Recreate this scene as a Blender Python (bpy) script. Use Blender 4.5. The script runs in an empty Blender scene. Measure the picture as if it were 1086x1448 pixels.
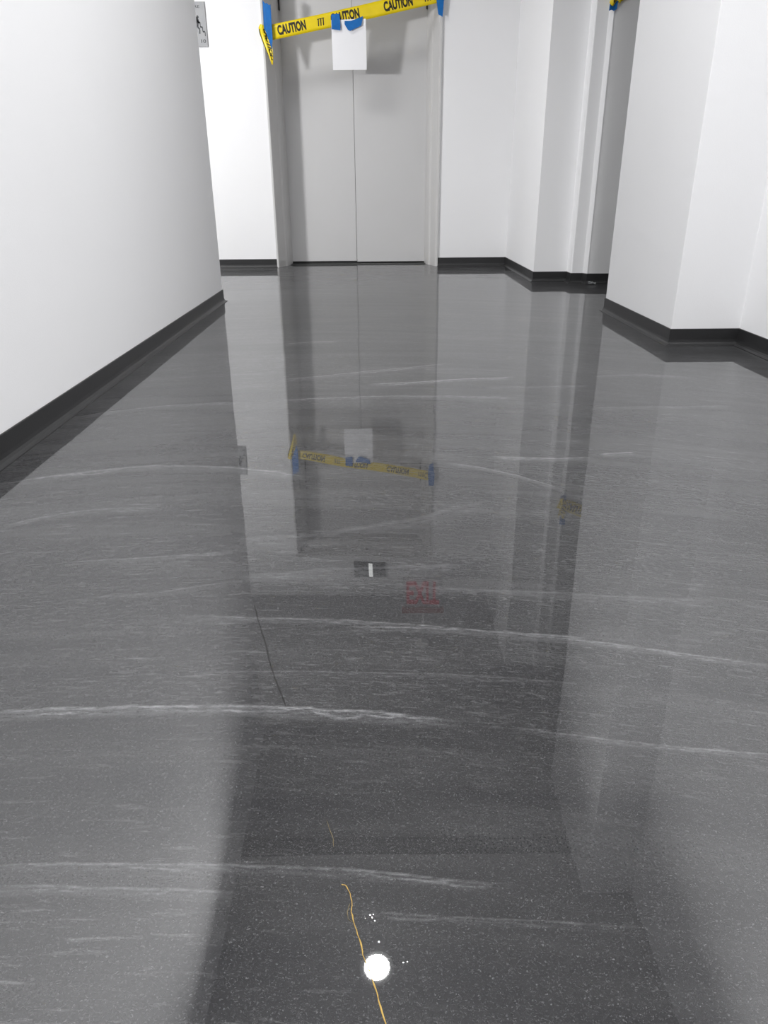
import bpy, bmesh, math, random
from mathutils import Vector, Matrix, Euler
random.seed(7)
scene = bpy.context.scene
COL = scene.collection

# ------------------------------------------------------------------ camera, world, exposure
F_PX, PITCH, ROLL, CAM_Z = 1012.9, 0.4209, 0.0087, 0.5
cam_data = bpy.data.cameras.new('camera')
cam = bpy.data.objects.new('camera', cam_data)
COL.objects.link(cam)
cam_data.sensor_fit = 'VERTICAL'
cam_data.sensor_height = 36.0
cam_data.lens = 36.0 * F_PX / 1448.0
cam_data.clip_start = 0.02
fwd = Vector((0, math.cos(PITCH), -math.sin(PITCH)))
down = Vector((0, -math.sin(PITCH), -math.cos(PITCH)))
right = Vector((1, 0, 0))
right2 = math.cos(ROLL) * right + math.sin(ROLL) * down
down2 = -math.sin(ROLL) * right + math.cos(ROLL) * down
m = Matrix((right2, -down2, -fwd)).transposed().to_4x4()
m.translation = Vector((0, 0, CAM_Z))
cam.matrix_world = m
scene.camera = cam

world = bpy.data.worlds.new('world')
scene.world = world
world.use_nodes = True
world.node_tree.nodes['Background'].inputs[0].default_value = (0.02, 0.02, 0.02, 1)
world.node_tree.nodes['Background'].inputs[1].default_value = 1.0

scene.view_settings.view_transform = 'Standard'
scene.view_settings.look = 'None'
scene.view_settings.gamma = 1
scene.view_settings.use_curve_mapping = False
scene.view_settings.exposure = 0.1

DOWNLIGHT_W = 28.0          # the recessed ceiling lamps
WORKLIGHT_W = 38.0         # the work lamp standing in the lobby, left of the lifts
FILL_PANEL_W = 33.0            # unseen panel lamp added to lift the light in the left lobby
CEIL = 2.75
DOWNLIGHTS = [(-0.057, 2.14), (0.45, 0.75), (0.35, -1.5)]

# ------------------------------------------------------------------ materials
def lin(c):
    c = c / 255.0
    return c / 12.92 if c <= 0.04045 else ((c + 0.055) / 1.055) ** 2.4
def srgb(r, g, b): return (lin(r), lin(g), lin(b), 1)

class NT:
    """small node-tree helper"""
    def __init__(s, name):
        s.mat = bpy.data.materials.new(name); s.mat.use_nodes = True
        s.t = s.mat.node_tree; s.n = s.t.nodes; s.l = s.t.links
        s.bsdf = s.n['Principled BSDF']
    def new(s, typ, **kw):
        nd = s.n.new(typ)
        for k, v in kw.items(): setattr(nd, k, v)
        return nd
    def put(s, sock, v):
        if isinstance(v, bpy.types.NodeSocket): s.l.new(v, sock)
        else: sock.default_value = v
    def math(s, op, a, b=0.0, c=None, clamp=False):
        nd = s.new('ShaderNodeMath', operation=op); nd.use_clamp = clamp
        s.put(nd.inputs[0], a); s.put(nd.inputs[1], b)
        if c is not None: s.put(nd.inputs[2], c)
        return nd.outputs[0]
    def noise(s, vec, scale, detail=4.0, rough=0.55, dist=0.0):
        nd = s.new('ShaderNodeTexNoise')
        s.l.new(vec, nd.inputs['Vector'])
        nd.inputs['Scale'].default_value = scale; nd.inputs['Detail'].default_value = detail
        nd.inputs['Roughness'].default_value = rough; nd.inputs['Distortion'].default_value = dist
        return nd.outputs['Fac']
    def mapping(s, vec, scale=(1, 1, 1), loc=(0, 0, 0), rot=(0, 0, 0)):
        nd = s.new('ShaderNodeMapping'); s.l.new(vec, nd.inputs[0])
        nd.inputs['Scale'].default_value = scale; nd.inputs['Location'].default_value = loc
        nd.inputs['Rotation'].default_value = rot
        return nd.outputs[0]
    def ramp(s, fac, stops):
        nd = s.new('ShaderNodeValToRGB'); s.l.new(fac, nd.inputs[0])
        e = nd.color_ramp.elements
        while len(e) < len(stops): e.new(0.5)
        for el, (p, c) in zip(e, stops):
            el.position = p; el.color = c if len(c) == 4 else (*c, 1)
        return nd.outputs[0]
    def mix(s, fac, a, b):
        nd = s.new('ShaderNodeMix', data_type='RGBA')
        s.put(nd.inputs[0], fac); s.put(nd.inputs[6], a); s.put(nd.inputs[7], b)
        return nd.outputs[2]
    def coords(s): return s.new('ShaderNodeTexCoord').outputs['Object']
    def bump(s, h, strength, dist=0.01):
        nd = s.new('ShaderNodeBump'); s.l.new(h, nd.inputs['Height'])
        nd.inputs['Strength'].default_value = strength; nd.inputs['Distance'].default_value = dist
        return nd.outputs[0]
    def set(s, **kw):
        for k, v in kw.items():
            s.put(s.bsdf.inputs[k.replace('_', ' ')], v)

def plain(name, col, rough=0.5, bump=0.0, bscale=200, var=0.0, vscale=3, spec=0.5, metallic=0.0):
    """one surface colour with slight unevenness in tone and relief"""
    t = NT(name); c = t.coords()
    if var:
        f = t.noise(c, vscale, 5)
        lo = tuple(x * (1 - var) for x in col[:3]) + (1,); hi = tuple(min(1, x * (1 + var)) for x in col[:3]) + (1,)
        t.set(Base_Color=t.ramp(f, [(0.3, lo), (0.7, hi)]))
    else: t.set(Base_Color=col)
    t.set(Roughness=rough, Metallic=metallic)
    t.bsdf.inputs['Specular IOR Level'].default_value = spec
    if bump: t.set(Normal=t.bump(t.noise(c, bscale, 3), bump, 0.002))
    return t.mat

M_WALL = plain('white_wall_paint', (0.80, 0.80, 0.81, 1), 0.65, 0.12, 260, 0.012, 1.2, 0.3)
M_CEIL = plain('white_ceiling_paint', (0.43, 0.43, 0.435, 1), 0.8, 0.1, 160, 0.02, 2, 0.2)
M_DOOR = plain('grey_door_enamel', (0.555, 0.552, 0.555, 1), 0.38, 0.05, 120, 0.02, 1.5, 0.4)
M_FRAME = plain('grey_frame_enamel', (0.55, 0.545, 0.54, 1), 0.32, 0.05, 120, 0.02, 3, 0.5)
M_PIER = plain('pale_grey_wall_paint', (0.72, 0.72, 0.725, 1), 0.45, 0.06, 260, 0.012, 1.2, 0.4)
M_BASE = plain('charcoal_vinyl', srgb(38, 38, 39), 0.4, 0.1, 300, 0.06, 9, 0.5)
M_BLACK = plain('black_gap', (0.006, 0.006, 0.006, 1), 0.6)
M_DARKMETAL = plain('dark_grey_metal', srgb(70, 72, 71), 0.3, 0.05, 90, 0.05, 8, 0.5, 0.6)
M_YELLOW = plain('yellow_plastic_film', srgb(226, 200, 8), 0.32, 0.25, 60, 0.05, 14, 0.5)
M_INK = plain('black_print', srgb(24, 20, 12), 0.45)
M_BLUE = plain('blue_masking_paper', srgb(16, 100, 172), 0.6, 0.5, 220, 0.12, 30, 0.3)
M_PAPER = plain('white_paper', (0.86, 0.86, 0.88, 1), 0.7, 0.06, 60, 0.012, 9, 0.2)
M_SIGN = plain('silver_grey_sign_plate', srgb(150, 151, 153), 0.4, 0.05, 200, 0.03, 9, 0.5)
M_SIGNINK = plain('sign_print', srgb(48, 50, 54), 0.5)
M_TRIM = plain('white_lamp_trim', (0.8, 0.8, 0.8, 1), 0.4)
M_CRACK = plain('dark_crack_filler', srgb(24, 23, 23), 0.7, 0.2, 300)
M_FAINT = plain('faint_crack_filler', srgb(104, 94, 68), 0.5, 0.2, 300)
M_YCRACK = plain('yellow_crack_filler', srgb(172, 142, 74), 0.4, 0.2, 300, 0.25, 70)
M_STEEL = plain('brushed_steel', (0.5, 0.5, 0.5, 1), 0.3, 0.05, 100, 0.05, 9, 0.5, 1.0)
M_SLOT = plain('dark_ceiling_slot', srgb(84, 84, 86), 0.7)
M_LENSDARK = plain('dark_smoked_plastic', srgb(40, 43, 42), 0.6, 0.0, spec=0.1)

def emission(name, col, strength):
    t = NT(name)
    t.set(Base_Color=(0, 0, 0, 1), Emission_Color=col, Emission_Strength=strength, Roughness=0.4)
    return t.mat
M_LENS = emission('lit_lamp_lens', (1, 0.99, 0.97, 1), 60.0)
M_EXITRED = emission('lit_red_letters', (0.75, 0.02, 0.06, 1), 0.55)
M_STRIP = emission('lit_white_strip', (0.95, 0.97, 0.95, 1), 2.6)
def clear_plastic(name, tint, alpha):
    t = NT(name); t.set(Base_Color=tint, Roughness=0.08, Transmission_Weight=1.0, IOR=1.45)
    return t.mat
M_ACRYLIC = clear_plastic('clear_acrylic', (0.95, 0.96, 0.96, 1), 1)
M_FILM = plain('crumpled_clear_film', (0.26, 0.27, 0.27, 1), 0.12, 0.0, spec=0.8)

# veins drawn into the resin when it was trowelled: y = a x^2 + b x + c over x0..x1, thickness px-ish, strength
VEINS = [
 (-0.2908,-0.1367,0.5981,-0.408,0.051,7,.55), (-0.1927,-0.1292,0.7716,-0.232,0.440,4,.36),
 (-0.9479,-0.7864,1.1873,-0.704,-0.168,4,.40), (0.1796,-0.2697,0.6091,0.140,0.369,4,.30),
 (-0.2165,-0.0995,0.4065,-0.316,0.080,6,.30), (-0.0420,0.4067,2.1862,-0.282,0.176,2,.34),
 (-0.0464,0.1954,2.0131,-0.023,0.371,2,.60), (-0.3030,0.0303,1.8749,-0.246,0.334,2,.40),
 (0.5728,0.4115,1.0708,-0.226,0.170,9,.14), (-0.3916,0.0610,0.9215,-0.196,0.110,7,.16),
 (-2.0862,-1.8662,0.7255,-0.633,-0.396,4,.22), (0.0490,0.1682,1.0118,-0.467,-0.241,3,.26),
 (-2.3694,0.3688,1.3444,0.138,0.321,2.5,.42), (-1.1648,1.2913,1.0519,0.449,0.519,2.5,.5),
 (0.7627,-0.5406,1.4735,0.229,0.416,2.2,.55), (-0.2777,-0.1518,0.3763,-0.306,-0.121,6,.24),
 (0.6472,0.6188,0.9849,-0.397,-0.213,4,.20), (-0.2967,-0.0408,0.7619,-0.039,0.238,4,.40),
 (-1.0850,-0.9182,1.6261,-0.736,-0.390,2.2,.26), (0.0000,0.2588,2.7038,-0.348,-0.171,1.6,.40),
 (0.4065,-0.3289,2.0267,0.293,0.571,1.8,.26), (-1.5195,2.2086,1.2936,0.620,0.899,2,.20),
 (0.0404,-0.0468,1.7629,0.548,0.859,2,.22), (-0.2387,-0.0564,0.6697,-0.206,0.200,4,.16),
 (0.0000,-0.1171,0.8684,0.055,0.428,5,.18), (0.0305,-0.0719,0.3716,-0.015,0.185,5,.16)]

def floor_material():
    t = NT('grey_metallic_resin'); c = t.coords()
    sep = t.new('ShaderNodeSeparateXYZ'); t.l.new(c, sep.inputs[0])
    X, Y = sep.outputs[0], sep.outputs[1]
    # slow arcs of the trowel: bend y with x
    yb = t.math('ADD', Y, t.math('MULTIPLY', t.math('POWER', X, 2.0), 0.22))
    yb = t.math('ADD', yb, t.math('MULTIPLY', X, 0.10))
    comb = t.new('ShaderNodeCombineXYZ'); t.l.new(X, comb.inputs[0]); t.l.new(yb, comb.inputs[1])
    bent = comb.outputs[0]
    streak = t.noise(t.mapping(bent, (1.3, 11, 1)), 1.6, 8, 0.62, 0.5)
    fine = t.noise(t.mapping(bent, (16, 150, 1)), 1.0, 5, 0.7, 0.3)
    broad = t.noise(t.mapping(bent, (1.0, 2.2, 1), (3, 1, 0)), 1.3, 4, 0.5, 0.4)
    base = t.ramp(streak, [(0.25, srgb(38, 38, 40)), (0.5, srgb(48, 48, 49)), (0.75, srgb(62, 62, 63))])
    base = t.mix(t.math('MULTIPLY', t.math('SUBTRACT', broad, 0.42, clamp=True), 1.1, clamp=True), base, srgb(66, 66, 67))
    # hair-thin pale lines everywhere
    hair = t.math('MULTIPLY', t.math('SUBTRACT', fine, 0.57, clamp=True), 3.4, clamp=True)
    hair = t.math('MULTIPLY', hair, t.math('MULTIPLY', t.math('SUBTRACT', broad, 0.36, clamp=True), 3.0, clamp=True))
    base = t.mix(t.math('MULTIPLY', hair, 0.62), base, srgb(168, 168, 170))
    # short brushed dashes
    dash = t.noise(t.mapping(bent, (70, 300, 1)), 1.0, 4, 0.65, 0.8)
    dm = t.math('MULTIPLY', t.math('SUBTRACT', dash, 0.53, clamp=True), 5.0, clamp=True)
    dl = t.math('MULTIPLY', t.math('SUBTRACT', t.noise(t.mapping(bent, (1.5, 9, 1), (5, 2, 0)), 1.0, 3, 0.5), 0.34, clamp=True), 4.0, clamp=True)
    base = t.mix(t.math('MULTIPLY', t.math('MULTIPLY', t.math('MULTIPLY', dm, dl), t.math('MULTIPLY', t.math('SUBTRACT', Y, 0.42, clamp=True), 5.0, clamp=True)), 0.26), base, srgb(150, 150, 152))
    # short curled flecks, speckles and dark grit
    fleck = t.noise(t.mapping(c, (560, 800, 1), (0, 0, 0), (0, 0, 0.35)), 1.0, 3, 0.6, 1.2)
    fm = t.math('MULTIPLY', t.math('SUBTRACT', fleck, 0.56, clamp=True), 6.0, clamp=True)
    base = t.mix(t.math('MULTIPLY', fm, 0.36), base, srgb(150, 150, 152))
    grit = t.noise(c, 520, 3, 0.6)
    gm = t.math('MULTIPLY', t.math('SUBTRACT', 0.47, grit, clamp=True), 6.0, clamp=True)
    base = t.mix(t.math('MULTIPLY', gm, 0.55), base, srgb(26, 26, 28))
    # the veins
    wob = t.math('SUBTRACT', t.noise(t.mapping(c, (7, 7, 1)), 1.0, 6, 0.62), 0.5)
    wob2 = t.math('SUBTRACT', t.noise(t.mapping(c, (15, 15, 1), (4, 4, 0)), 1.0, 5, 0.6), 0.5)
    tmask = t.math('MULTIPLY', t.math('SUBTRACT', t.noise(t.mapping(c, (8, 14, 1), (7, 1, 0)), 1.0, 3, 0.5), 0.46, clamp=True), 5.0, clamp=True)
    brk = t.noise(t.mapping(c, (55, 260, 1)), 1.0, 7, 0.8)
    brk = t.math('MULTIPLY', t.math('SUBTRACT', brk, 0.39, clamp=True), 3.6, clamp=True)
    total = None
    for a, b, cc, x0, x1, th, st in VEINS:
        xm = (x0 + x1) / 2; ym = a * xm * xm + b * xm + cc
        w = 0.33 * th * (ym * ym + 0.25) / 506.0
        d = t.math('SUBTRACT', Y, t.math('MULTIPLY_ADD', X, t.math('MULTIPLY_ADD', X, a, b), cc))
        d = t.math('ADD', d, t.math('MULTIPLY', wob, w * 7))
        core = t.math('SUBTRACT', 1.0, t.math('DIVIDE', t.math('ABSOLUTE', d), w * 1.3), clamp=True)
        # thinner second strand trailing on the near side, softly
        tail = t.math('SUBTRACT', 1.0, t.math('DIVIDE', t.math('ABSOLUTE', t.math('ADD', d, w * 3.0)), w * 3.6), clamp=True)
        d2 = t.math('ADD', d, t.math('MULTIPLY_ADD', wob2, w * 14, w * 2.0))
        twin = t.math('SUBTRACT', 1.0, t.math('DIVIDE', t.math('ABSOLUTE', d2), w * 1.2), clamp=True)
        core = t.math('ADD', core, t.math('MULTIPLY_ADD', tail, 0.30, t.math('MULTIPLY', twin, tmask)), clamp=True)
        half = (x1 - x0) / 2
        rng = t.math('MULTIPLY', t.math('SUBTRACT', 1.0, t.math('DIVIDE', t.math('ABSOLUTE', t.math('SUBTRACT', X, xm)), half * 1.12), clamp=True), 4.0, clamp=True)
        v = t.math('MULTIPLY', t.math('MULTIPLY', core, rng), st * 0.62)
        total = v if total is None else t.math('MAXIMUM', total, v)
    total = t.math('MULTIPLY', total, brk)
    base = t.mix(total, base, srgb(225, 225, 228))
    # roller waves in the clear coat
    h = t.noise(t.mapping(c, (5, 3.5, 1)), 1.0, 1, 0.3)
    h2 = t.noise(t.mapping(c, (90, 90, 1)), 1.0, 2, 0.5)
    hh = t.math('ADD', h, t.math('MULTIPLY', h2, 0.0006))
    nrm = t.bump(hh, 0.05, 0.012)
    t.set(Base_Color=base, Roughness=0.30, Metallic=0.0, IOR=1.4, Normal=nrm)
    t.bsdf.inputs['Coat Weight'].default_value = 0.64
    t.bsdf.inputs['Coat Roughness'].default_value = 0.009
    t.bsdf.inputs['Coat IOR'].default_value = 2.35
    t.bsdf.inputs['Specular IOR Level'].default_value = 0.03
    t.l.new(nrm, t.bsdf.inputs['Coat Normal'])
    return t.mat
M_FLOOR = floor_material()

# ------------------------------------------------------------------ mesh helpers
def add_box(bm, x0, x1, y0, y1, z0, z1):
    vs = [bm.verts.new(p) for p in ((x0,y0,z0),(x1,y0,z0),(x1,y1,z0),(x0,y1,z0),(x0,y0,z1),(x1,y0,z1),(x1,y1,z1),(x0,y1,z1))]
    for f in ((0,3,2,1),(4,5,6,7),(0,1,5,4),(1,2,6,5),(2,3,7,6),(3,0,4,7)): bm.faces.new([vs[i] for i in f])
def add_prism(bm, pts, z0, z1):
    """upright prism over a counter-clockwise plan outline"""
    a = [bm.verts.new((x, y, z0)) for x, y in pts]; b = [bm.verts.new((x, y, z1)) for x, y in pts]
    n = len(pts)
    bm.faces.new(list(reversed(a))); bm.faces.new(b)
    for i in range(n): bm.faces.new((a[i], a[(i+1) % n], b[(i+1) % n], b[i]))
def add_lathe(bm, prof, seg=32, cx=0, cy=0):
    rings = [[bm.verts.new((cx + r*math.cos(2*math.pi*k/seg), cy + r*math.sin(2*math.pi*k/seg), z)) for k in range(seg)] for r, z in prof]
    for a, b in zip(rings, rings[1:]):
        for k in range(seg): bm.faces.new((a[k], a[(k+1) % seg], b[(k+1) % seg], b[k]))
    return rings
def add_tube(bm, pts, r, seg=10):
    pts = [Vector(p) for p in pts]; rings = []
    for i, p in enumerate(pts):
        d = (pts[min(i+1, len(pts)-1)] - pts[max(i-1, 0)]).normalized()
        u = d.cross(Vector((0, 0, 1)) if abs(d.z) < 0.9 else Vector((1, 0, 0))).normalized(); w = d.cross(u)
        rings.append([bm.verts.new(p + r*(math.cos(2*math.pi*k/seg)*u + math.sin(2*math.pi*k/seg)*w)) for k in range(seg)])
    for a, b in zip(rings, rings[1:]):
        for k in range(seg): bm.faces.new((a[k], a[(k+1) % seg], b[(k+1) % seg], b[k]))
    bm.faces.new(rings[0]); bm.faces.new(list(reversed(rings[-1])))
def add_sweep(bm, path, prof):
    """prof: (outward, z) pairs swept along an open plan path, outward = left of travel"""
    n = len(path); P = [Vector(p) for p in path]; rows = []
    for i in range(n):
        dirs = []
        if i > 0: dirs.append((P[i]-P[i-1]).normalized())
        if i < n-1: dirs.append((P[i+1]-P[i]).normalized())
        nn = [Vector((-d.y, d.x)) for d in dirs]
        k = nn[0] if len(nn) == 1 else (nn[0]+nn[1]) / (1 + nn[0].dot(nn[1]))
        rows.append([bm.verts.new((P[i].x + k.x*o, P[i].y + k.y*o, z)) for o, z in prof])
    m_ = len(prof)
    for a, b in zip(rows, rows[1:]):
        for j in range(m_): bm.faces.new((a[j], b[j], b[(j+1) % m_], a[(j+1) % m_]))
    bm.faces.new(list(reversed(rows[0]))); bm.faces.new(rows[-1])
def obj(name, bm, mat, parent=None, smooth=False, bevel=0.0):
    bmesh.ops.recalc_face_normals(bm, faces=bm.faces)
    me = bpy.data.meshes.new(name); bm.to_mesh(me); bm.free()
    me.materials.append(mat)
    if smooth:
        for p in me.polygons: p.use_smooth = True
    o = bpy.data.objects.new(name, me); COL.objects.link(o)
    if parent: o.parent = parent
    if bevel:
        b = o.modifiers.new('bevel', 'BEVEL'); b.width = bevel; b.segments = 2; b.limit_method = 'ANGLE'
    return o
def tag(o, label, cat, group=None):
    o['label'] = label; o['category'] = cat
    if group: o['group'] = group
    return o
def thing(name, label, cat, loc, group=None):
    o = bpy.data.objects.new(name, None); COL.objects.link(o); o.location = loc
    o.empty_display_size = 0.1
    return tag(o, label, cat, group)
def struct(name, bm, mat, label=None, cat=None, bevel=0.0, smooth=False):
    o = obj(name, bm, mat, None, smooth, bevel); o['kind'] = 'structure'
    if label: o['label'] = label
    if cat: o['category'] = cat
    return o
def new(): return bmesh.new()
def text_shape(body, offset=0.0):
    """triangles of a line of lettering: list of 2-D verts and faces, height of capitals = 1, width free"""
    cu = bpy.data.curves.new('t', 'FONT'); cu.body = body; cu.offset = offset; cu.resolution_u = 3
    o = bpy.data.objects.new('t', cu); COL.objects.link(o)
    dg = bpy.context.evaluated_depsgraph_get(); me = o.evaluated_get(dg).to_mesh()
    v = [(q.co.x, q.co.y) for q in me.vertices]; f = [tuple(p.vertices) for p in me.polygons]
    o.evaluated_get(dg).to_mesh_clear(); bpy.data.objects.remove(o); bpy.data.curves.remove(cu)
    x0 = min(a for a, _ in v); x1 = max(a for a, _ in v); y0 = min(b for _, b in v); y1 = max(b for _, b in v)
    return [((a-x0)/(x1-x0), (b-y0)/(y1-y0)) for a, b in v], f

# ------------------------------------------------------------------ the shell of the place
YB, XLW, XRW = 5.50, -0.80, 1.00         # lift wall, left wall end, right wall face
bm = new(); add_box(bm, -6.0, 3.5, -3.2, 6.1, -0.12, 0.0)
floor = struct('floor', bm, M_FLOOR, 'glossy dark grey resin floor with pale streaks and mirror reflections', 'floor')

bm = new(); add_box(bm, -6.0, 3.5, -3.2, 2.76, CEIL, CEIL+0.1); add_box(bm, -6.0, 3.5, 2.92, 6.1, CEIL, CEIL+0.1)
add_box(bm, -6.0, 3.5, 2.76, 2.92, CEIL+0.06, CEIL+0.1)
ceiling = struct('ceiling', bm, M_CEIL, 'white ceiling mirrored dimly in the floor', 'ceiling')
bm = new(); add_box(bm, -0.82, 1.0, 2.765, 2.915, CEIL+0.045, CEIL+0.058)
struct('trim_1', bm, M_SLOT, 'dark recessed slot across the ceiling', 'trim')

LW = [(-0.728, -3.0), (-0.80, 3.73), (-0.98, 3.73), (-0.91, -3.0)]
bm = new(); add_prism(bm, [LW[3], LW[0], LW[1], LW[2]], 0, CEIL)
struct('wall_left', bm, M_WALL, 'long white wall on the left, ending before the lift doors', 'wall')

bm = new()
add_box(bm, -6.0, -0.757, YB, YB+0.12, 0, CEIL); add_box(bm, 0.402, 0.90, YB, YB+0.12, 0, CEIL)
add_box(bm, -0.757, 0.402, YB, YB+0.12, 2.36, CEIL)
struct('wall_back', bm, M_WALL, 'white far wall holding the grey lift doors', 'wall')
# pier to the right of the lift: returns, a proud edge trim and the panel face behind the right wall
bm = new()
add_prism(bm, [(0.90, 4.46), (1.098, 4.46), (1.098, 4.70), (0.98, 4.70), (0.98, YB+0.12), (0.90, YB+0.12)], 0, CEIL)
struct('wall_pier', bm, M_WALL, 'white wall stepping forward right of the lift doors', 'wall')
bm = new()
add_prism(bm, [(1.1895, 4.3302), (3.5, 4.33), (3.5, 4.48), (1.1895, 4.48)], 0, CEIL)
struct('wall_far_right', bm, M_PIER, 'grey wall face seen past the near right corner', 'wall')
bm = new()
add_prism(bm, [(1.098, 4.375), (1.103, 4.365), (1.168, 4.362), (1.172, 4.350), (1.182, 4.328), (1.190, 4.330), (1.190, 4.50), (1.098, 4.50)], 0, CEIL)
struct('trim_2', bm, M_WALL, 'narrow proud edge trim on the right pier', 'trim', 0.003)
bm = new()
add_prism(bm, [(1.0, 2.52), (1.237, 2.52), (1.237, -3.0), (1.45, -3.0), (1.45, 3.16), (3.5, 3.16), (3.5, 3.31), (1.0, 3.31)], 0, CEIL)
struct('wall_right', bm, M_WALL, 'white stepped wall on the right with one outer corner', 'wall', 0.002)
bm = new(); add_box(bm, -0.95, 1.45, -3.15, -3.0, 0, CEIL)
struct('wall_behind', bm, M_WALL, 'white wall closing the corridor behind the viewer', 'wall')
bm = new(); add_box(bm, -6.0, -5.85, -3.0, YB, 0, CEIL)
struct('wall_lobby_left', bm, M_WALL, 'white wall at the far left of the lobby', 'wall')
bm = new(); add_box(bm, -5.85, -0.95, -0.2, -0.05, 0, CEIL)
struct('wall_lobby_near', bm, M_WALL, 'white wall on the near side of the left lobby', 'wall')
bm = new(); add_box(bm, 3.35, 3.5, 3.31, 4.33, 0, CEIL)
struct('wall_lobby_right', bm, M_WALL, 'white wall at the end of the right passage', 'wall')

# cove base: thin sheet with a toe that curls out onto the floor
PROF = [(0.0, 0.0), (0.0, 0.0575), (0.0028, 0.0580), (0.0040, 0.0565), (0.0042, 0.020), (0.0052, 0.012), (0.0080, 0.0065), (0.0135, 0.0035), (0.0175, 0.0022), (0.0180, 0.0)]
def baseboard(name, path, label):
    bm = new(); add_sweep(bm, path, PROF)
    return struct(name, bm, M_BASE, label, 'baseboard')
baseboard('baseboard_left', [(-0.98, 3.73), (-0.80, 3.73), (-0.728, -3.0)][::1], 'charcoal cove base along the long left wall')
baseboard('baseboard_back_left', [(-0.757, YB), (-4.6, YB)], 'charcoal cove base left of the lift doors')
baseboard('baseboard_back_right', [(1.098, 4.46), (0.90, 4.46), (0.90, YB), (0.402, YB)], 'charcoal cove base right of the lift doors')
baseboard('baseboard_pier', [(2.2, 4.331), (1.183, 4.328), (1.172, 4.352), (1.166, 4.363), (1.100, 4.366), (1.098, 4.46)], 'charcoal cove base around the right pier')
baseboard('baseboard_right', [(1.237, -3.0), (1.237, 2.52), (1.0, 2.52), (1.0, 3.31), (1.5, 3.31)], 'charcoal cove base around the near right corner')

# ------------------------------------------------------------------ lift doors
door = bpy.data.objects.new('door_1', None); COL.objects.link(door); door.location = (-0.178, 5.7, 0)
door['kind'] = 'structure'; door['label'] = 'grey two panel lift doors taped off with caution tape'; door['category'] = 'lift door'
def local(o, parent):                     # keep world placement under an Empty
    o.parent = parent; o.matrix_parent_inverse = Matrix.Translation(-parent.location); return o
bm = new(); add_box(bm, -0.74, -0.1890, 5.762, 5.80, 0.018, 2.34)
local(obj('door_panel', bm, M_DOOR, bevel=0.002), door)
bm = new(); add_box(bm, -0.186, 0.37, 5.748, 5.79, 0.013, 2.34)
local(obj('door_panel', bm, M_DOOR, bevel=0.002), door)
bm = new(); add_box(bm, -0.68, 0.325, 5.66, 5.83, 0.0, 0.004)
local(obj('sill', bm, M_DARKMETAL), door)
bm = new(); add_box(bm, -0.70, 0.35, 5.765, 5.82, 0.003, 0.03)
local(obj('sill_gap', bm, M_BLACK), door)
bm = new(); add_box(bm, -0.80, 0.45, 5.803, 5.86, 0.0, 2.5)
local(obj('dark_gap', bm, M_BLACK), door)
# frame: one moulded profile mitred up, across and down
XL, XR, ZT = -0.678, 0.322, 2.30
FP = [(0.0, 5.80), (0.0, 5.745), (0.010, 5.66), (0.022, 5.615), (0.034, 5.600), (0.052, 5.535), (0.060, 5.505), (0.070, 5.487), (0.083, 5.487), (0.083, 5.80)]
bm = new(); rows = []
for o_, y in FP:
    rows.append([bm.verts.new(p) for p in ((XL-o_, y, 0), (XL-o_, y, ZT+o_), (XR+o_, y, ZT+o_), (XR+o_, y, 0))])
for i in range(len(rows)):
    a, b = rows[i], rows[(i+1) % len(rows)]
    for k in range(3): bm.faces.new((a[k], a[k+1], b[k+1], b[k]))
fr = local(obj('door_frame', bm, M_FRAME, bevel=0.0015), door)
for x in (-0.672, 0.316):  # black strips standing in for the dark, shaded gaps at both door edges
    bm = new(); add_box(bm, x-0.004, x+0.004, 5.738, 5.752, 1.61, 1.78)
    local(obj('shadow_gap', bm, M_BLACK), door)
bm = new(); R_ = add_lathe(bm, [(0.012, 0), (0.012, 0.004), (0.006, 0.006), (0.004, 0.001)], 20)
bm.faces.new(R_[-1]); bm.faces.new(R_[0])
bmesh.ops.rotate(bm, verts=bm.verts, matrix=Matrix.Rotation(math.radians(90), 3, 'X'))
bmesh.ops.translate(bm, verts=bm.verts, vec=(-0.15, 5.530, 2.335))
local(obj('keyhole', bm, M_BLACK), door)

# ------------------------------------------------------------------ floor cracks and bumps in the coat
def ribbon(name, pts, w, mat, label):
    bm = new(); P = [Vector((x, y, 0)) for x, y in pts]
    fine = []
    for a, b in zip(P, P[1:]):
        for k in range(4):
            q = a.lerp(b, k/4); fine.append(q + Vector((random.uniform(-1, 1)*w*0.35, 0, 0)))
    fine.append(P[-1]); prev = None
    for i, q in enumerate(fine):
        d = (fine[min(i+1, len(fine)-1)] - fine[max(i-1, 0)]).normalized(); nr = Vector((-d.y, d.x, 0))
        ww = w * random.uniform(0.35, 0.75) * (0.3 if i in (0, len(fine)-1) else 1)
        row = [bm.verts.new(q - nr*ww), bm.verts.new(q + Vector((0, 0, 0.0003))), bm.verts.new(q + nr*ww)]
        if prev:
            bm.faces.new((prev[0], prev[1], row[1], row[0])); bm.faces.new((prev[1], prev[2], row[2], row[1]))
        prev = row
    o = obj(name, bm, mat, floor); o.location.z = 0.0003; o['label'] = label
    return o
ribbon('crack', [(-.1731,.8193),(-.1607,.7763),(-.1448,.7291),(-.131,.6795),(-.117,.6408),(-.1056,.611)], 0.0014, M_CRACK, 'dark hairline crack in the middle distance')
ribbon('crack', [(-.0523,.4602),(-.049,.4500),(-.0456,.4415),(-.0445,.432)], 0.0005, M_FAINT, 'faint yellowish upper end of the crack')
ribbon('crack', [(-.0365,.3965),(-.0327,.3959),(-.0290,.3880),(-.0270,.3800),(-.0274,.3728),(-.0243,.3613),(-.0198,.3486),(-.018,.3395),(-.0133,.3282),(-.0082,.3145),(-.0062,.307),(-.002,.2925),(.0028,.2747),(.006,.262)], 0.0008, M_YCRACK, 'yellow hairline crack running towards the viewer')
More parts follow.
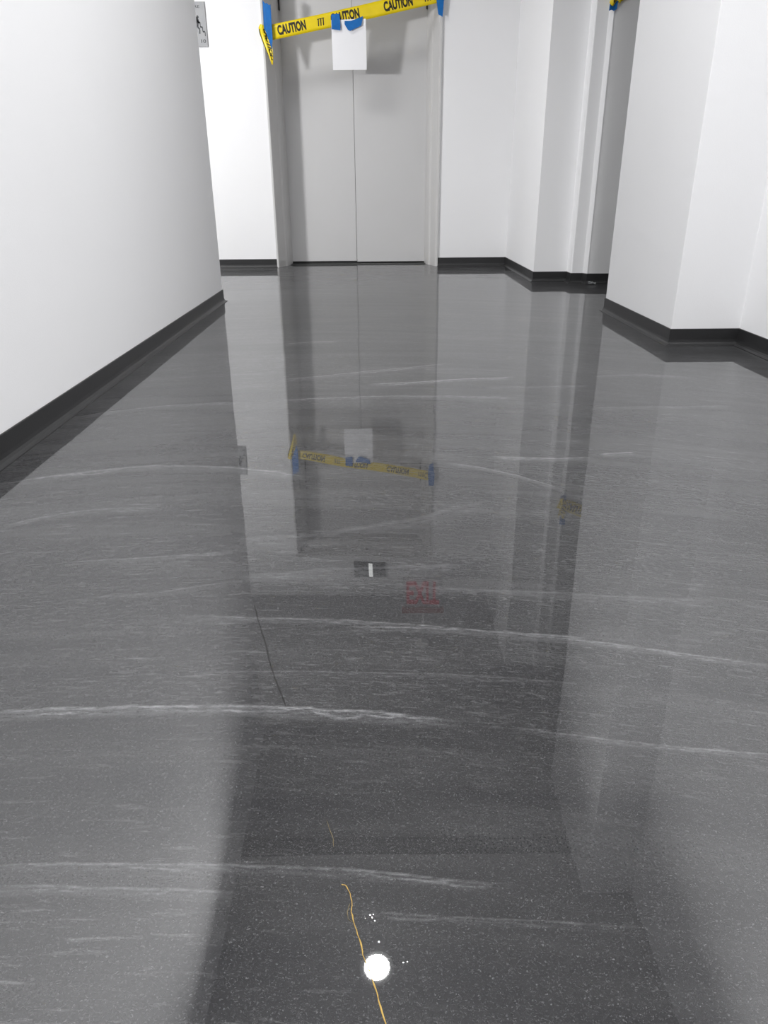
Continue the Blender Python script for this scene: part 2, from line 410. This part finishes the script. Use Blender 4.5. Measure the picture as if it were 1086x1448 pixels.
ribbon('crack', [(-.0290,.3800),(-.0306,.3728),(-.0295,.3670),(-.0262,.3645)], 0.0005, M_FAINT, 'short yellow fork beside the yellow crack')
t = NT('clear_resin_drop'); t.set(Base_Color=srgb(60, 60, 61), Roughness=0.02, IOR=2.0); M_DROP = t.mat
def bubble(x, y, r, h, sx=1.0):
    bm = new()
    rings = add_lathe(bm, [(r*(1-k/8), 0.05*r*(1-(1-k/8)**2)) for k in range(8)], 24)
    c_ = bm.verts.new((0, 0, 0.05*r))
    for k in range(24): bm.faces.new((rings[-1][k], rings[-1][(k+1) % 24], c_))
    o = obj('resin_bump', bm, M_DROP, floor, True); o.location = (x, y, 0); o.scale.x = sx
    return o
for x, y, r, h, sx in ((-.0063,.3495,.0042,.0007,1), (-.0134,.3709,.0016,.0005,1), (-.0096,.3662,.0020,.0005,1.1), (-.0117,.3686,.0011,.0004,1),
                       (-.0105,.3712,.0010,.0004,1), (.0113,.3336,.0017,.0005,1), (.0143,.3341,.0014,.0004,1.2), (-.0168,.3680,.0009,.0004,1)):
    bubble(x, y, r, h, sx)

# ------------------------------------------------------------------ caution tape across the lift
def strip_fn(p0, p1, w, wob=0.0, seed=0.0, sag=0.0):
    """returns P(s, t, lift): s metres along, t across (-.5...5 of the width)"""
    p0, p1 = Vector(p0), Vector(p1); L = (p1-p0).length; d = (p1-p0)/L
    up = Vector((0, 0, 1)); up = (up - d*up.dot(d)).normalized(); nr = d.cross(up)      # nr faces the viewer when d runs left to right
    def P(s, t_, lift=0.0):
        u = s/L
        y = wob*(math.sin(9*s+seed) + 0.6*math.sin(23*s+2*seed+3*t_))*math.sin(math.pi*min(1, max(0, u)))
        tw = 0.25*wob*math.sin(6*s+seed)/max(w, .01)
        return p0 + d*s + up*(t_*w - sag*4*u*(1-u)) + nr*(y + tw*t_*w + lift)
    return P, L
def strip_mesh(P, L, n=60, m_=4, thick=0.0006, s0=0.0):
    bm = new(); f, b = [], []
    for i in range(n+1):
        s = s0 + (L-s0)*i/n
        f.append([bm.verts.new(P(s, -0.5+j/m_, thick)) for j in range(m_+1)]); b.append([bm.verts.new(P(s, -0.5+j/m_, 0)) for j in range(m_+1)])
    for i in range(n):
        for j in range(m_):
            bm.faces.new((f[i][j], f[i+1][j], f[i+1][j+1], f[i][j+1])); bm.faces.new((b[i][j], b[i][j+1], b[i+1][j+1], b[i+1][j]))
        bm.faces.new((f[i][0], b[i][0], b[i+1][0], f[i+1][0])); bm.faces.new((f[i][m_], f[i+1][m_], b[i+1][m_], b[i][m_]))
    for i in (0, n):
        for j in range(m_): bm.faces.new((f[i][j], f[i][j+1], b[i][j+1], b[i][j]))
    return bm
CAUTION = text_shape('CAUTION', 0.05)
def print_on(P, s0, width, t0, t1, shape, parent, name='lettering', slant=0.0):
    vs, fs = shape; bm = new()
    q = [bm.verts.new(P(s0 + width*x + slant*(y-0.5), t0 + (t1-t0)*y, 0.0011)) for x, y in vs]
    for f in fs:
        try: bm.faces.new([q[i] for i in f])
        except ValueError: pass
    return obj(name, bm, M_INK, parent)
BARS = ([], [])
for k in range(3):                        # the maker's slanted mark
    x = k*0.36
    BARS[0].extend([(x, 0.0), (x+0.16, 0.0), (x+0.26, 1.0), (x+0.10, 1.0)]); BARS[1].append((4*k, 4*k+1, 4*k+2, 4*k+3))
    BARS[0].extend([(x+0.12, 0.80), (x+0.42, 0.80), (x+0.45, 1.0), (x+0.13, 1.0)]) if k == 1 else None
def mark_shape():
    v, f = [], []
    for k in range(3):
        x = k*0.36; n = len(v); v += [(x, 0.0), (x+0.15, 0.0), (x+0.27, 0.9), (x+0.12, 0.9)]; f.append((n, n+1, n+2, n+3))
    n = len(v); v += [(0.05, 0.86), (1.05, 0.90), (1.05, 1.0), (0.05, 0.97)]; f.append((n, n+1, n+2, n+3))
    return v, f
MARK = mark_shape()
P1, L1 = strip_fn((-0.712, 5.474, 1.437), (0.372, 5.474, 1.633), 0.083, 0.0022, 1.0, 0.004)
tape = obj('caution_tape', strip_mesh(P1, L1, 80), M_YELLOW, None, True)
tag(tape, 'yellow CAUTION tape stretched across the centre lift doors', 'caution tape')
for s in (0.055, 0.405, 0.750):
    print_on(P1, s, 0.186, -0.30, 0.38, CAUTION, tape)
    if s != 0.405: print_on(P1, s+0.262, 0.045, -0.25, 0.25, MARK, tape, 'printed_mark', 0.0)
vs, fs = text_shape('CA', 0.02); print_on(P1, 1.062, 0.05, -0.28, 0.36, (vs, fs), tape)
# loose twisted end hanging at the left
bm = new(); rows = []
TAIL = [(-0.742, 5.470, 1.480, 0.030, 0.2), (-0.740, 5.466, 1.455, 0.052, 0.4), (-0.732, 5.462, 1.420, 0.060, 0.7), (-0.722, 5.462, 1.380, 0.056, 0.9), (-0.712, 5.464, 1.340, 0.044, 1.0), (-0.703, 5.466, 1.300, 0.026, 1.1), (-0.698, 5.468, 1.262, 0.008, 1.2)]
def tailP(s, t_, lift=0):
    k = min(len(TAIL)-2, int(s)); u = s-k; a = [p+(q-p)*u for p, q in zip(TAIL[k], TAIL[k+1])]
    x, y, z, w, ang = a; x -= 0.007; w *= 1.25
    fold = 0.010*abs(math.sin(math.pi*(t_+0.5)*1.5))
    return Vector((x + t_*w*math.cos(ang*0.5), y + 0.008 - fold - lift, z - t_*w*0.35))
bm = new(); g = [[bm.verts.new(tailP(i*0.25, -0.5+j/8)) for j in range(9)] for i in range(25)]
g2 = [[bm.verts.new(tailP(i*0.25, -0.5+j/8, 0.0006)) for j in range(9)] for i in range(25)]
for G in (g, g2):
    for i in range(24):
        for j in range(8): bm.faces.new((G[i][j], G[i+1][j], G[i+1][j+1], G[i][j+1]))
tail = obj('tape_tail', bm, M_YELLOW, tape, True)
vs, fs = CAUTION; bm = new()
q = [bm.verts.new(tailP(0.7 + 4.6*x, -0.05 + 0.5*y, 0.0018)) for x, y in vs]
for f in fs: bm.faces.new([q[i] for i in f])
obj('lettering', bm, M_INK, tail)
bm = new()
G = [[bm.verts.new(tailP(1.2+i*0.2, -0.5+0.10*j, 0.0012)) for j in range(2)] for i in range(20)]
for i in range(19): bm.faces.new((G[i][0], G[i+1][0], G[i+1][1], G[i][1]))
obj('printed_mark', bm, M_INK, tail)

# ------------------------------------------------------------------ blue masking tape pieces
def blue(outline, y, label, tilt=0.0, ripple=0.0012):
    """a torn piece of tape: outline in x, z (counter-clockwise), with thickness and slight ripple"""
    bm = new(); pts = []
    n = len(outline)
    for i in range(n):
        a, b = outline[i], outline[(i+1) % n]
        for k in range(4):
            u = k/4; pts.append((a[0]+(b[0]-a[0])*u + random.uniform(-.0008, .0008), a[1]+(b[1]-a[1])*u + random.uniform(-.0008, .0008)))
    cx = sum(p[0] for p in pts)/len(pts)
    f = [bm.verts.new((x, y + tilt*(x-cx) - 0.0012 - ripple*math.sin(60*x+40*z), z)) for x, z in pts]
    b = [bm.verts.new((x, y + tilt*(x-cx) - ripple*math.sin(60*x+40*z), z)) for x, z in pts]
    bm.faces.new(f); bm.faces.new(list(reversed(b)))
    for i in range(len(pts)): bm.faces.new((f[i], b[i], b[(i+1) % len(pts)], f[(i+1) % len(pts)]))
    bmesh.ops.triangulate(bm, faces=[q for q in bm.faces if len(q.verts) > 4])
    return tag(obj('masking_tape', bm, M_BLUE), label, 'masking tape')
blue([(-0.698,1.345),(-0.690,1.40),(-0.690,1.585),(-0.700,1.580),(-0.712,1.592),(-0.722,1.588),(-0.738,1.606),(-0.741,1.46),(-0.728,1.432)], 5.449, 'long torn blue masking tape on the left door frame')
blue([(-0.308,1.452),(-0.255,1.446),(-0.252,1.460),(-0.256,1.535),(-0.285,1.533),(-0.310,1.530)], 5.462, 'upright blue tape piece at the paper sheet\'s top left')
blue([(-0.205,1.448),(-0.190,1.442),(-0.118,1.470),(-0.106,1.520),(-0.135,1.512),(-0.165,1.497),(-0.224,1.496),(-0.226,1.480)], 5.462, 'slanted blue tape piece at the paper sheet\'s top right')
blue([(0.374,1.528),(0.402,1.514),(0.408,1.600),(0.414,1.606),(0.408,1.715),(0.366,1.712),(0.362,1.60)], 5.468, 'blue masking tape on the right door frame end')

# ------------------------------------------------------------------ paper sheet
bm = new(); g = []
for i in range(9):
    row = []
    for j in range(13):
        u, v = i/8, j/12
        x = -0.311 + 0.222*u; z = 1.502 - 0.268*v + 0.006*u*(1-v)
        y = 5.467 + 0.045*v - 0.002*math.sin(3*u)*v
        row.append(bm.verts.new((x, y, z)))
    g.append(row)
for i in range(8):
    for j in range(12): bm.faces.new((g[i][j], g[i+1][j], g[i+1][j+1], g[i][j+1]))
paper = obj('paper_sheet', bm, M_PAPER)
s_ = paper.modifiers.new('thickness', 'SOLIDIFY'); s_.thickness = 0.0004
tag(paper, 'blank white paper sheet hanging from the caution tape', 'paper')

# ------------------------------------------------------------------ tape on the right pier
P2, L2 = strip_fn((1.150, 4.318, 1.380), (2.30, 4.318, 1.86), 0.083, 0.003, 2.0, 0.004)
tape2 = obj('caution_tape', strip_mesh(P2, L2, 60), M_YELLOW, None, True)
tag(tape2, 'yellow CAUTION tape fixed to the right pier', 'caution tape')
for s in (0.05, 0.40, 0.75): print_on(P2, s, 0.188, -0.28, 0.36, CAUTION, tape2)
def bunch(s, t_, lift=0):
    return Vector((1.150 + 0.052*(t_+0.5) + 0.006*math.sin(5*s), 4.306 - 0.010*abs(math.sin(5.5*(t_+0.5)+s)) - lift, 1.348 + 0.125*s + 0.012*math.sin(7*t_)))
bm = new(); G = [[bm.verts.new(bunch(i/10, -0.5+j/12)) for j in range(13)] for i in range(11)]
for i in range(10):
    for j in range(12): bm.faces.new((G[i][j], G[i+1][j], G[i+1][j+1], G[i][j+1]))
tt = obj('tape_tail', bm, M_YELLOW, tape2, True); tt.modifiers.new('thickness', 'SOLIDIFY').thickness = 0.0006
vs, fs = text_shape('CAU', 0.02); bm = new()
q = [bm.verts.new(bunch(0.05+0.75*x, 0.42-0.7*y, 0.0016)) for x, y in vs]
for f in fs: bm.faces.new([q[i] for i in f])
obj('lettering', bm, M_INK, tt)
blue([(1.152,1.318),(1.164,1.324),(1.178,1.318),(1.192,1.327),(1.203,1.530),(1.180,1.532),(1.164,1.528)], 4.312, 'blue masking tape on the right pier under the yellow tape')

# ------------------------------------------------------------------ floor sign left of the lift
sx0, sx1, sz0, sz1, sy = -1.318, -1.116, 1.368, 1.612, YB-0.010
sign = thing('stair_sign', 'grey floor 10 fire stair sign on the back wall', 'sign', ((sx0+sx1)/2, YB, sz0))
bm = new(); add_box(bm, sx0, sx1, sy, YB-0.0005, sz0, sz1)
local(obj('panel', bm, M_SIGN, bevel=0.002), sign)
def on_sign(shape, x0, x1, z0, z1, name):
    vs, fs = shape; bm = new()
    q = [bm.verts.new((x0+(x1-x0)*a, sy-0.0008, z0+(z1-z0)*b)) for a, b in vs]
    for f in fs: bm.faces.new([q[i] for i in f])
    return local(obj(name, bm, M_SIGNINK), sign)
on_sign(text_shape('10', 0.01), -1.158, -1.127, 1.388, 1.408, 'lettering')
on_sign(text_shape('IN FIRE', 0.005), -1.250, -1.150, 1.578, 1.592, 'lettering')
def poly_shape(polys):
    v, f = [], []
    for p in polys:
        n = len(v); v += p; f.append(tuple(range(n, n+len(p))))
    return v, f
def bar(a, b, w):
    (x, y), (x2, y2) = a, b; L = math.hypot(x2-x, y2-y); ox, oy = -(y2-y)/L*w/2, (x2-x)/L*w/2
    return [(x+ox, y+oy), (x-ox, y-oy), (x2-ox, y2-oy), (x2+ox, y2+oy)]
disc = lambda x, y, r: [(x+r*math.cos(k*math.pi/8), y+r*math.sin(k*math.pi/8)) for k in range(16)]
# flame, running figure, stair flight
fig = [disc(0.55, 0.80, 0.07), bar((0.52, 0.72), (0.46, 0.42), 0.20), bar((0.50, 0.68), (0.66, 0.55), 0.06), bar((0.48, 0.66), (0.34, 0.52), 0.06),
       bar((0.47, 0.44), (0.62, 0.28), 0.08), bar((0.62, 0.28), (0.60, 0.10), 0.07), bar((0.45, 0.44), (0.36, 0.24), 0.08), bar((0.36, 0.24), (0.22, 0.20), 0.07)]
on_sign(poly_shape(fig), -1.226, -1.120, 1.425, 1.555, 'pictogram')
st = []
for k in range(5):
    st += [bar((0.2*k, 1-0.2*k), (0.2*k+0.2, 1-0.2*k), 0.07), bar((0.2*k+0.2, 1-0.2*k), (0.2*k+0.2, 0.8-0.2*k), 0.07)]
on_sign(poly_shape(st), -1.196, -1.128, 1.425, 1.548, 'pictogram')
on_sign(poly_shape([bar((0.1, 0.05), (0.1, 0.95), 0.2), bar((0.5, 0.0), (0.55, 0.8), 0.22), bar((0.0, 0.9), (0.6, 0.9), 0.2)]), -1.212, -1.190, 1.480, 1.545, 'pictogram')
on_sign(poly_shape([bar((0, 0.1), (1, 0.1), 0.2), bar((0, 0.5), (1, 0.5), 0.2), bar((0, 0.9), (1, 0.9), 0.2), bar((0.15, 0), (0.15, 1), 0.25), bar((0.85, 0), (0.85, 1), 0.2)]), -1.205, -1.184, 1.437, 1.463, 'pictogram')

# ------------------------------------------------------------------ indicator above the lift
ind = thing('lift_indicator', 'dark lift indicator with lit centre, above the doors', 'indicator', (-0.13, YB, 2.43))
bm = new(); add_box(bm, -0.270, 0.005, YB-0.022, YB-0.0005, 2.435, 2.575)
local(obj('housing', bm, M_LENSDARK, bevel=0.004), ind)
for a, b in ((-0.262, -0.150), (-0.100, -0.003)):
    bm = new(); add_box(bm, a, b, YB-0.026, YB-0.021, 2.443, 2.567)
    local(obj('dark_lens', bm, M_LENSDARK, bevel=0.002), ind)
bm = new(); add_box(bm, -0.142, -0.108, YB-0.028, YB-0.021, 2.443, 2.567)
local(obj('lit_strip', bm, M_STRIP), ind)

# ------------------------------------------------------------------ EXIT sign hanging from the ceiling (seen mirrored in the floor)
EY, EZ = 4.70, 2.16
ex = thing('exit_sign', 'hanging EXIT sign with red letters, mirrored in the floor', 'exit sign', (0.29, EY, CEIL))
bm = new(); add_box(bm, 0.135, 0.445, EY, EY+0.008, EZ-0.02, EZ+0.25)
local(obj('acrylic_panel', bm, M_ACRYLIC, bevel=0.002), ex)
vs, fs = text_shape('EXIT', 0.03); bm = new()
q = [bm.verts.new((0.160+0.258*x, EY-0.002, EZ+0.01+0.205*y)) for x, y in vs]
for f in fs: bm.faces.new([q[i] for i in f])
local(obj('lettering', bm, M_EXITRED), ex)
bm = new(); add_box(bm, 0.125, 0.455, EY-0.02, EY+0.028, EZ+0.25, EZ+0.29)
t = NT('red_tinted_housing'); t.set(Base_Color=srgb(150, 92, 88), Roughness=0.4)
local(obj('housing', bm, t.mat, bevel=0.003), ex)
bm = new(); add_tube(bm, [(0.29, EY+0.004, EZ+0.29), (0.29, EY+0.004, CEIL-0.02)], 0.008)
local(obj('stem', bm, M_TRIM, smooth=True), ex)
bm = new(); R_ = add_lathe(bm, [(0.055, CEIL), (0.055, CEIL-0.015), (0.02, CEIL-0.022)], 24, 0.29, EY+0.004)
bm.faces.new(R_[-1])
local(obj('canopy', bm, M_TRIM), ex)

# ------------------------------------------------------------------ bits of film on the floor by the pier
def scrap(x, y, z, s, label):
    bm = new(); g = [[bm.verts.new((s*(i/5-.5)+random.uniform(-1, 1)*s*.08, random.uniform(-1, 1)*s*.16, s*.55*(j/3)+random.uniform(-1, 1)*s*.08)) for j in range(4)] for i in range(6)]
    for i in range(5):
        for j in range(3): bm.faces.new((g[i][j], g[i+1][j], g[i+1][j+1], g[i][j+1]))
    lo = min(v.co.z for v in bm.verts)
    for v in bm.verts: v.co.z -= lo
    o = obj('film_scrap', bm, M_FILM); o.location = (x, y, z); o.modifiers.new('thickness', 'SOLIDIFY').thickness = 0.0005
    return tag(o, label, 'scrap')
scrap(1.200, 4.300, 0.003, 0.026, 'crumpled clear film scrap against the pier baseboard')
scrap(1.222, 4.296, 0.003, 0.018, 'smaller clear film scrap, right of the crumpled one')

# ------------------------------------------------------------------ recessed ceiling lamps
def downlight(x, y, label, w):
    r = thing('ceiling_downlight', label, 'ceiling lamp', (x, y, CEIL), 'recessed ceiling downlights')
    bm = new(); add_lathe(bm, [(0.078, 0.0), (0.078, -0.003), (0.060, -0.006), (0.056, 0.0)], 40)
    obj('trim_ring', bm, M_TRIM, r, True)
    bm = new(); R_ = add_lathe(bm, [(0.055, -0.0025), (0.03, -0.0035)], 40); bm.faces.new(R_[-1])
    obj('lens', bm, M_LENS, r)
    li = bpy.data.lights.new('lamp_light', 'AREA'); li.shape = 'DISK'; li.size = 0.110; li.energy = w; li.spread = math.radians(143)
    li.color = (1.0, 1.0, 1.0)
    lo = bpy.data.objects.new('lamp_light', li); COL.objects.link(lo); lo.parent = r; lo.location = (0, 0, -0.007)
    return r
downlight(*DOWNLIGHTS[0], 'round ceiling downlight whose glare shines in the floor', DOWNLIGHT_W)
downlight(*DOWNLIGHTS[1], 'round ceiling downlight right above the viewer', DOWNLIGHT_W * 1.2)
downlight(*DOWNLIGHTS[2], 'round ceiling downlight behind the viewer', DOWNLIGHT_W)

# ------------------------------------------------------------------ work lamp in the left lobby, which throws the tape's shadows on the doors
wl = thing('work_lamp', 'work lamp on a tripod in the lobby, out of sight behind the left wall', 'work lamp', (-2.2, 3.35, 0))
bm = new(); add_tube(bm, [(0, 0, 0.25), (0, 0, 1.12)], 0.014); obj('pole', bm, M_STEEL, wl, True)
for k in range(3):
    a = 2*math.pi*k/3 + 0.4
    bm = new(); add_tube(bm, [(0.013*math.cos(a), 0.013*math.sin(a), 0.55), (0.40*math.cos(a), 0.40*math.sin(a), 0.011)], 0.010)
    obj('leg', bm, M_STEEL, wl, True)
head = obj('lamp_head', (lambda b: (add_box(b, -0.12, 0.12, -0.05, 0.0, -0.08, 0.08), b)[1])(new()), M_YELLOW, wl, bevel=0.006)
aim = Vector((2.1, 2.35, 0.0)).normalized()
head.location = (0, 0, 1.20); head.rotation_euler = (0, 0, math.atan2(aim.y, aim.x) - math.pi/2)
bm = new(); add_box(bm, -0.10, 0.10, 0.0, 0.006, -0.06, 0.06); obj('lens', bm, M_LENS, head)
li = bpy.data.lights.new('lamp_light', 'AREA'); li.shape = 'RECTANGLE'; li.size = 0.19; li.size_y = 0.11; li.energy = WORKLIGHT_W
li.color = (1.0, 0.995, 1.0)
lo = bpy.data.objects.new('lamp_light', li); COL.objects.link(lo); lo.parent = head
lo.location = (0, 0.012, 0); lo.rotation_euler = (math.pi/2, 0, 0)

# ------------------------------------------------------------------ unseen ceiling panel, added as soft fill light for the left lobby
tr = thing('fill_panel_lamp', 'added fill light panel on the left lobby ceiling, out of sight', 'ceiling lamp', (-1.65, 3.95, CEIL))
bm = new()
add_box(bm, -0.62, 0.62, -0.32, -0.29, -0.03, 0); add_box(bm, -0.62, 0.62, 0.29, 0.32, -0.03, 0)
add_box(bm, -0.62, -0.59, -0.29, 0.29, -0.03, 0); add_box(bm, 0.59, 0.62, -0.29, 0.29, -0.03, 0)
obj('frame', bm, M_TRIM, tr)
bm = new(); add_box(bm, -0.59, 0.59, -0.29, 0.29, -0.012, -0.002); obj('diffuser', bm, M_STRIP, tr)
li = bpy.data.lights.new('lamp_light', 'AREA'); li.shape = 'RECTANGLE'; li.size = 1.17; li.size_y = 0.57; li.energy = FILL_PANEL_W
lo = bpy.data.objects.new('lamp_light', li); COL.objects.link(lo); lo.parent = tr; lo.location = (0, 0, -0.02)
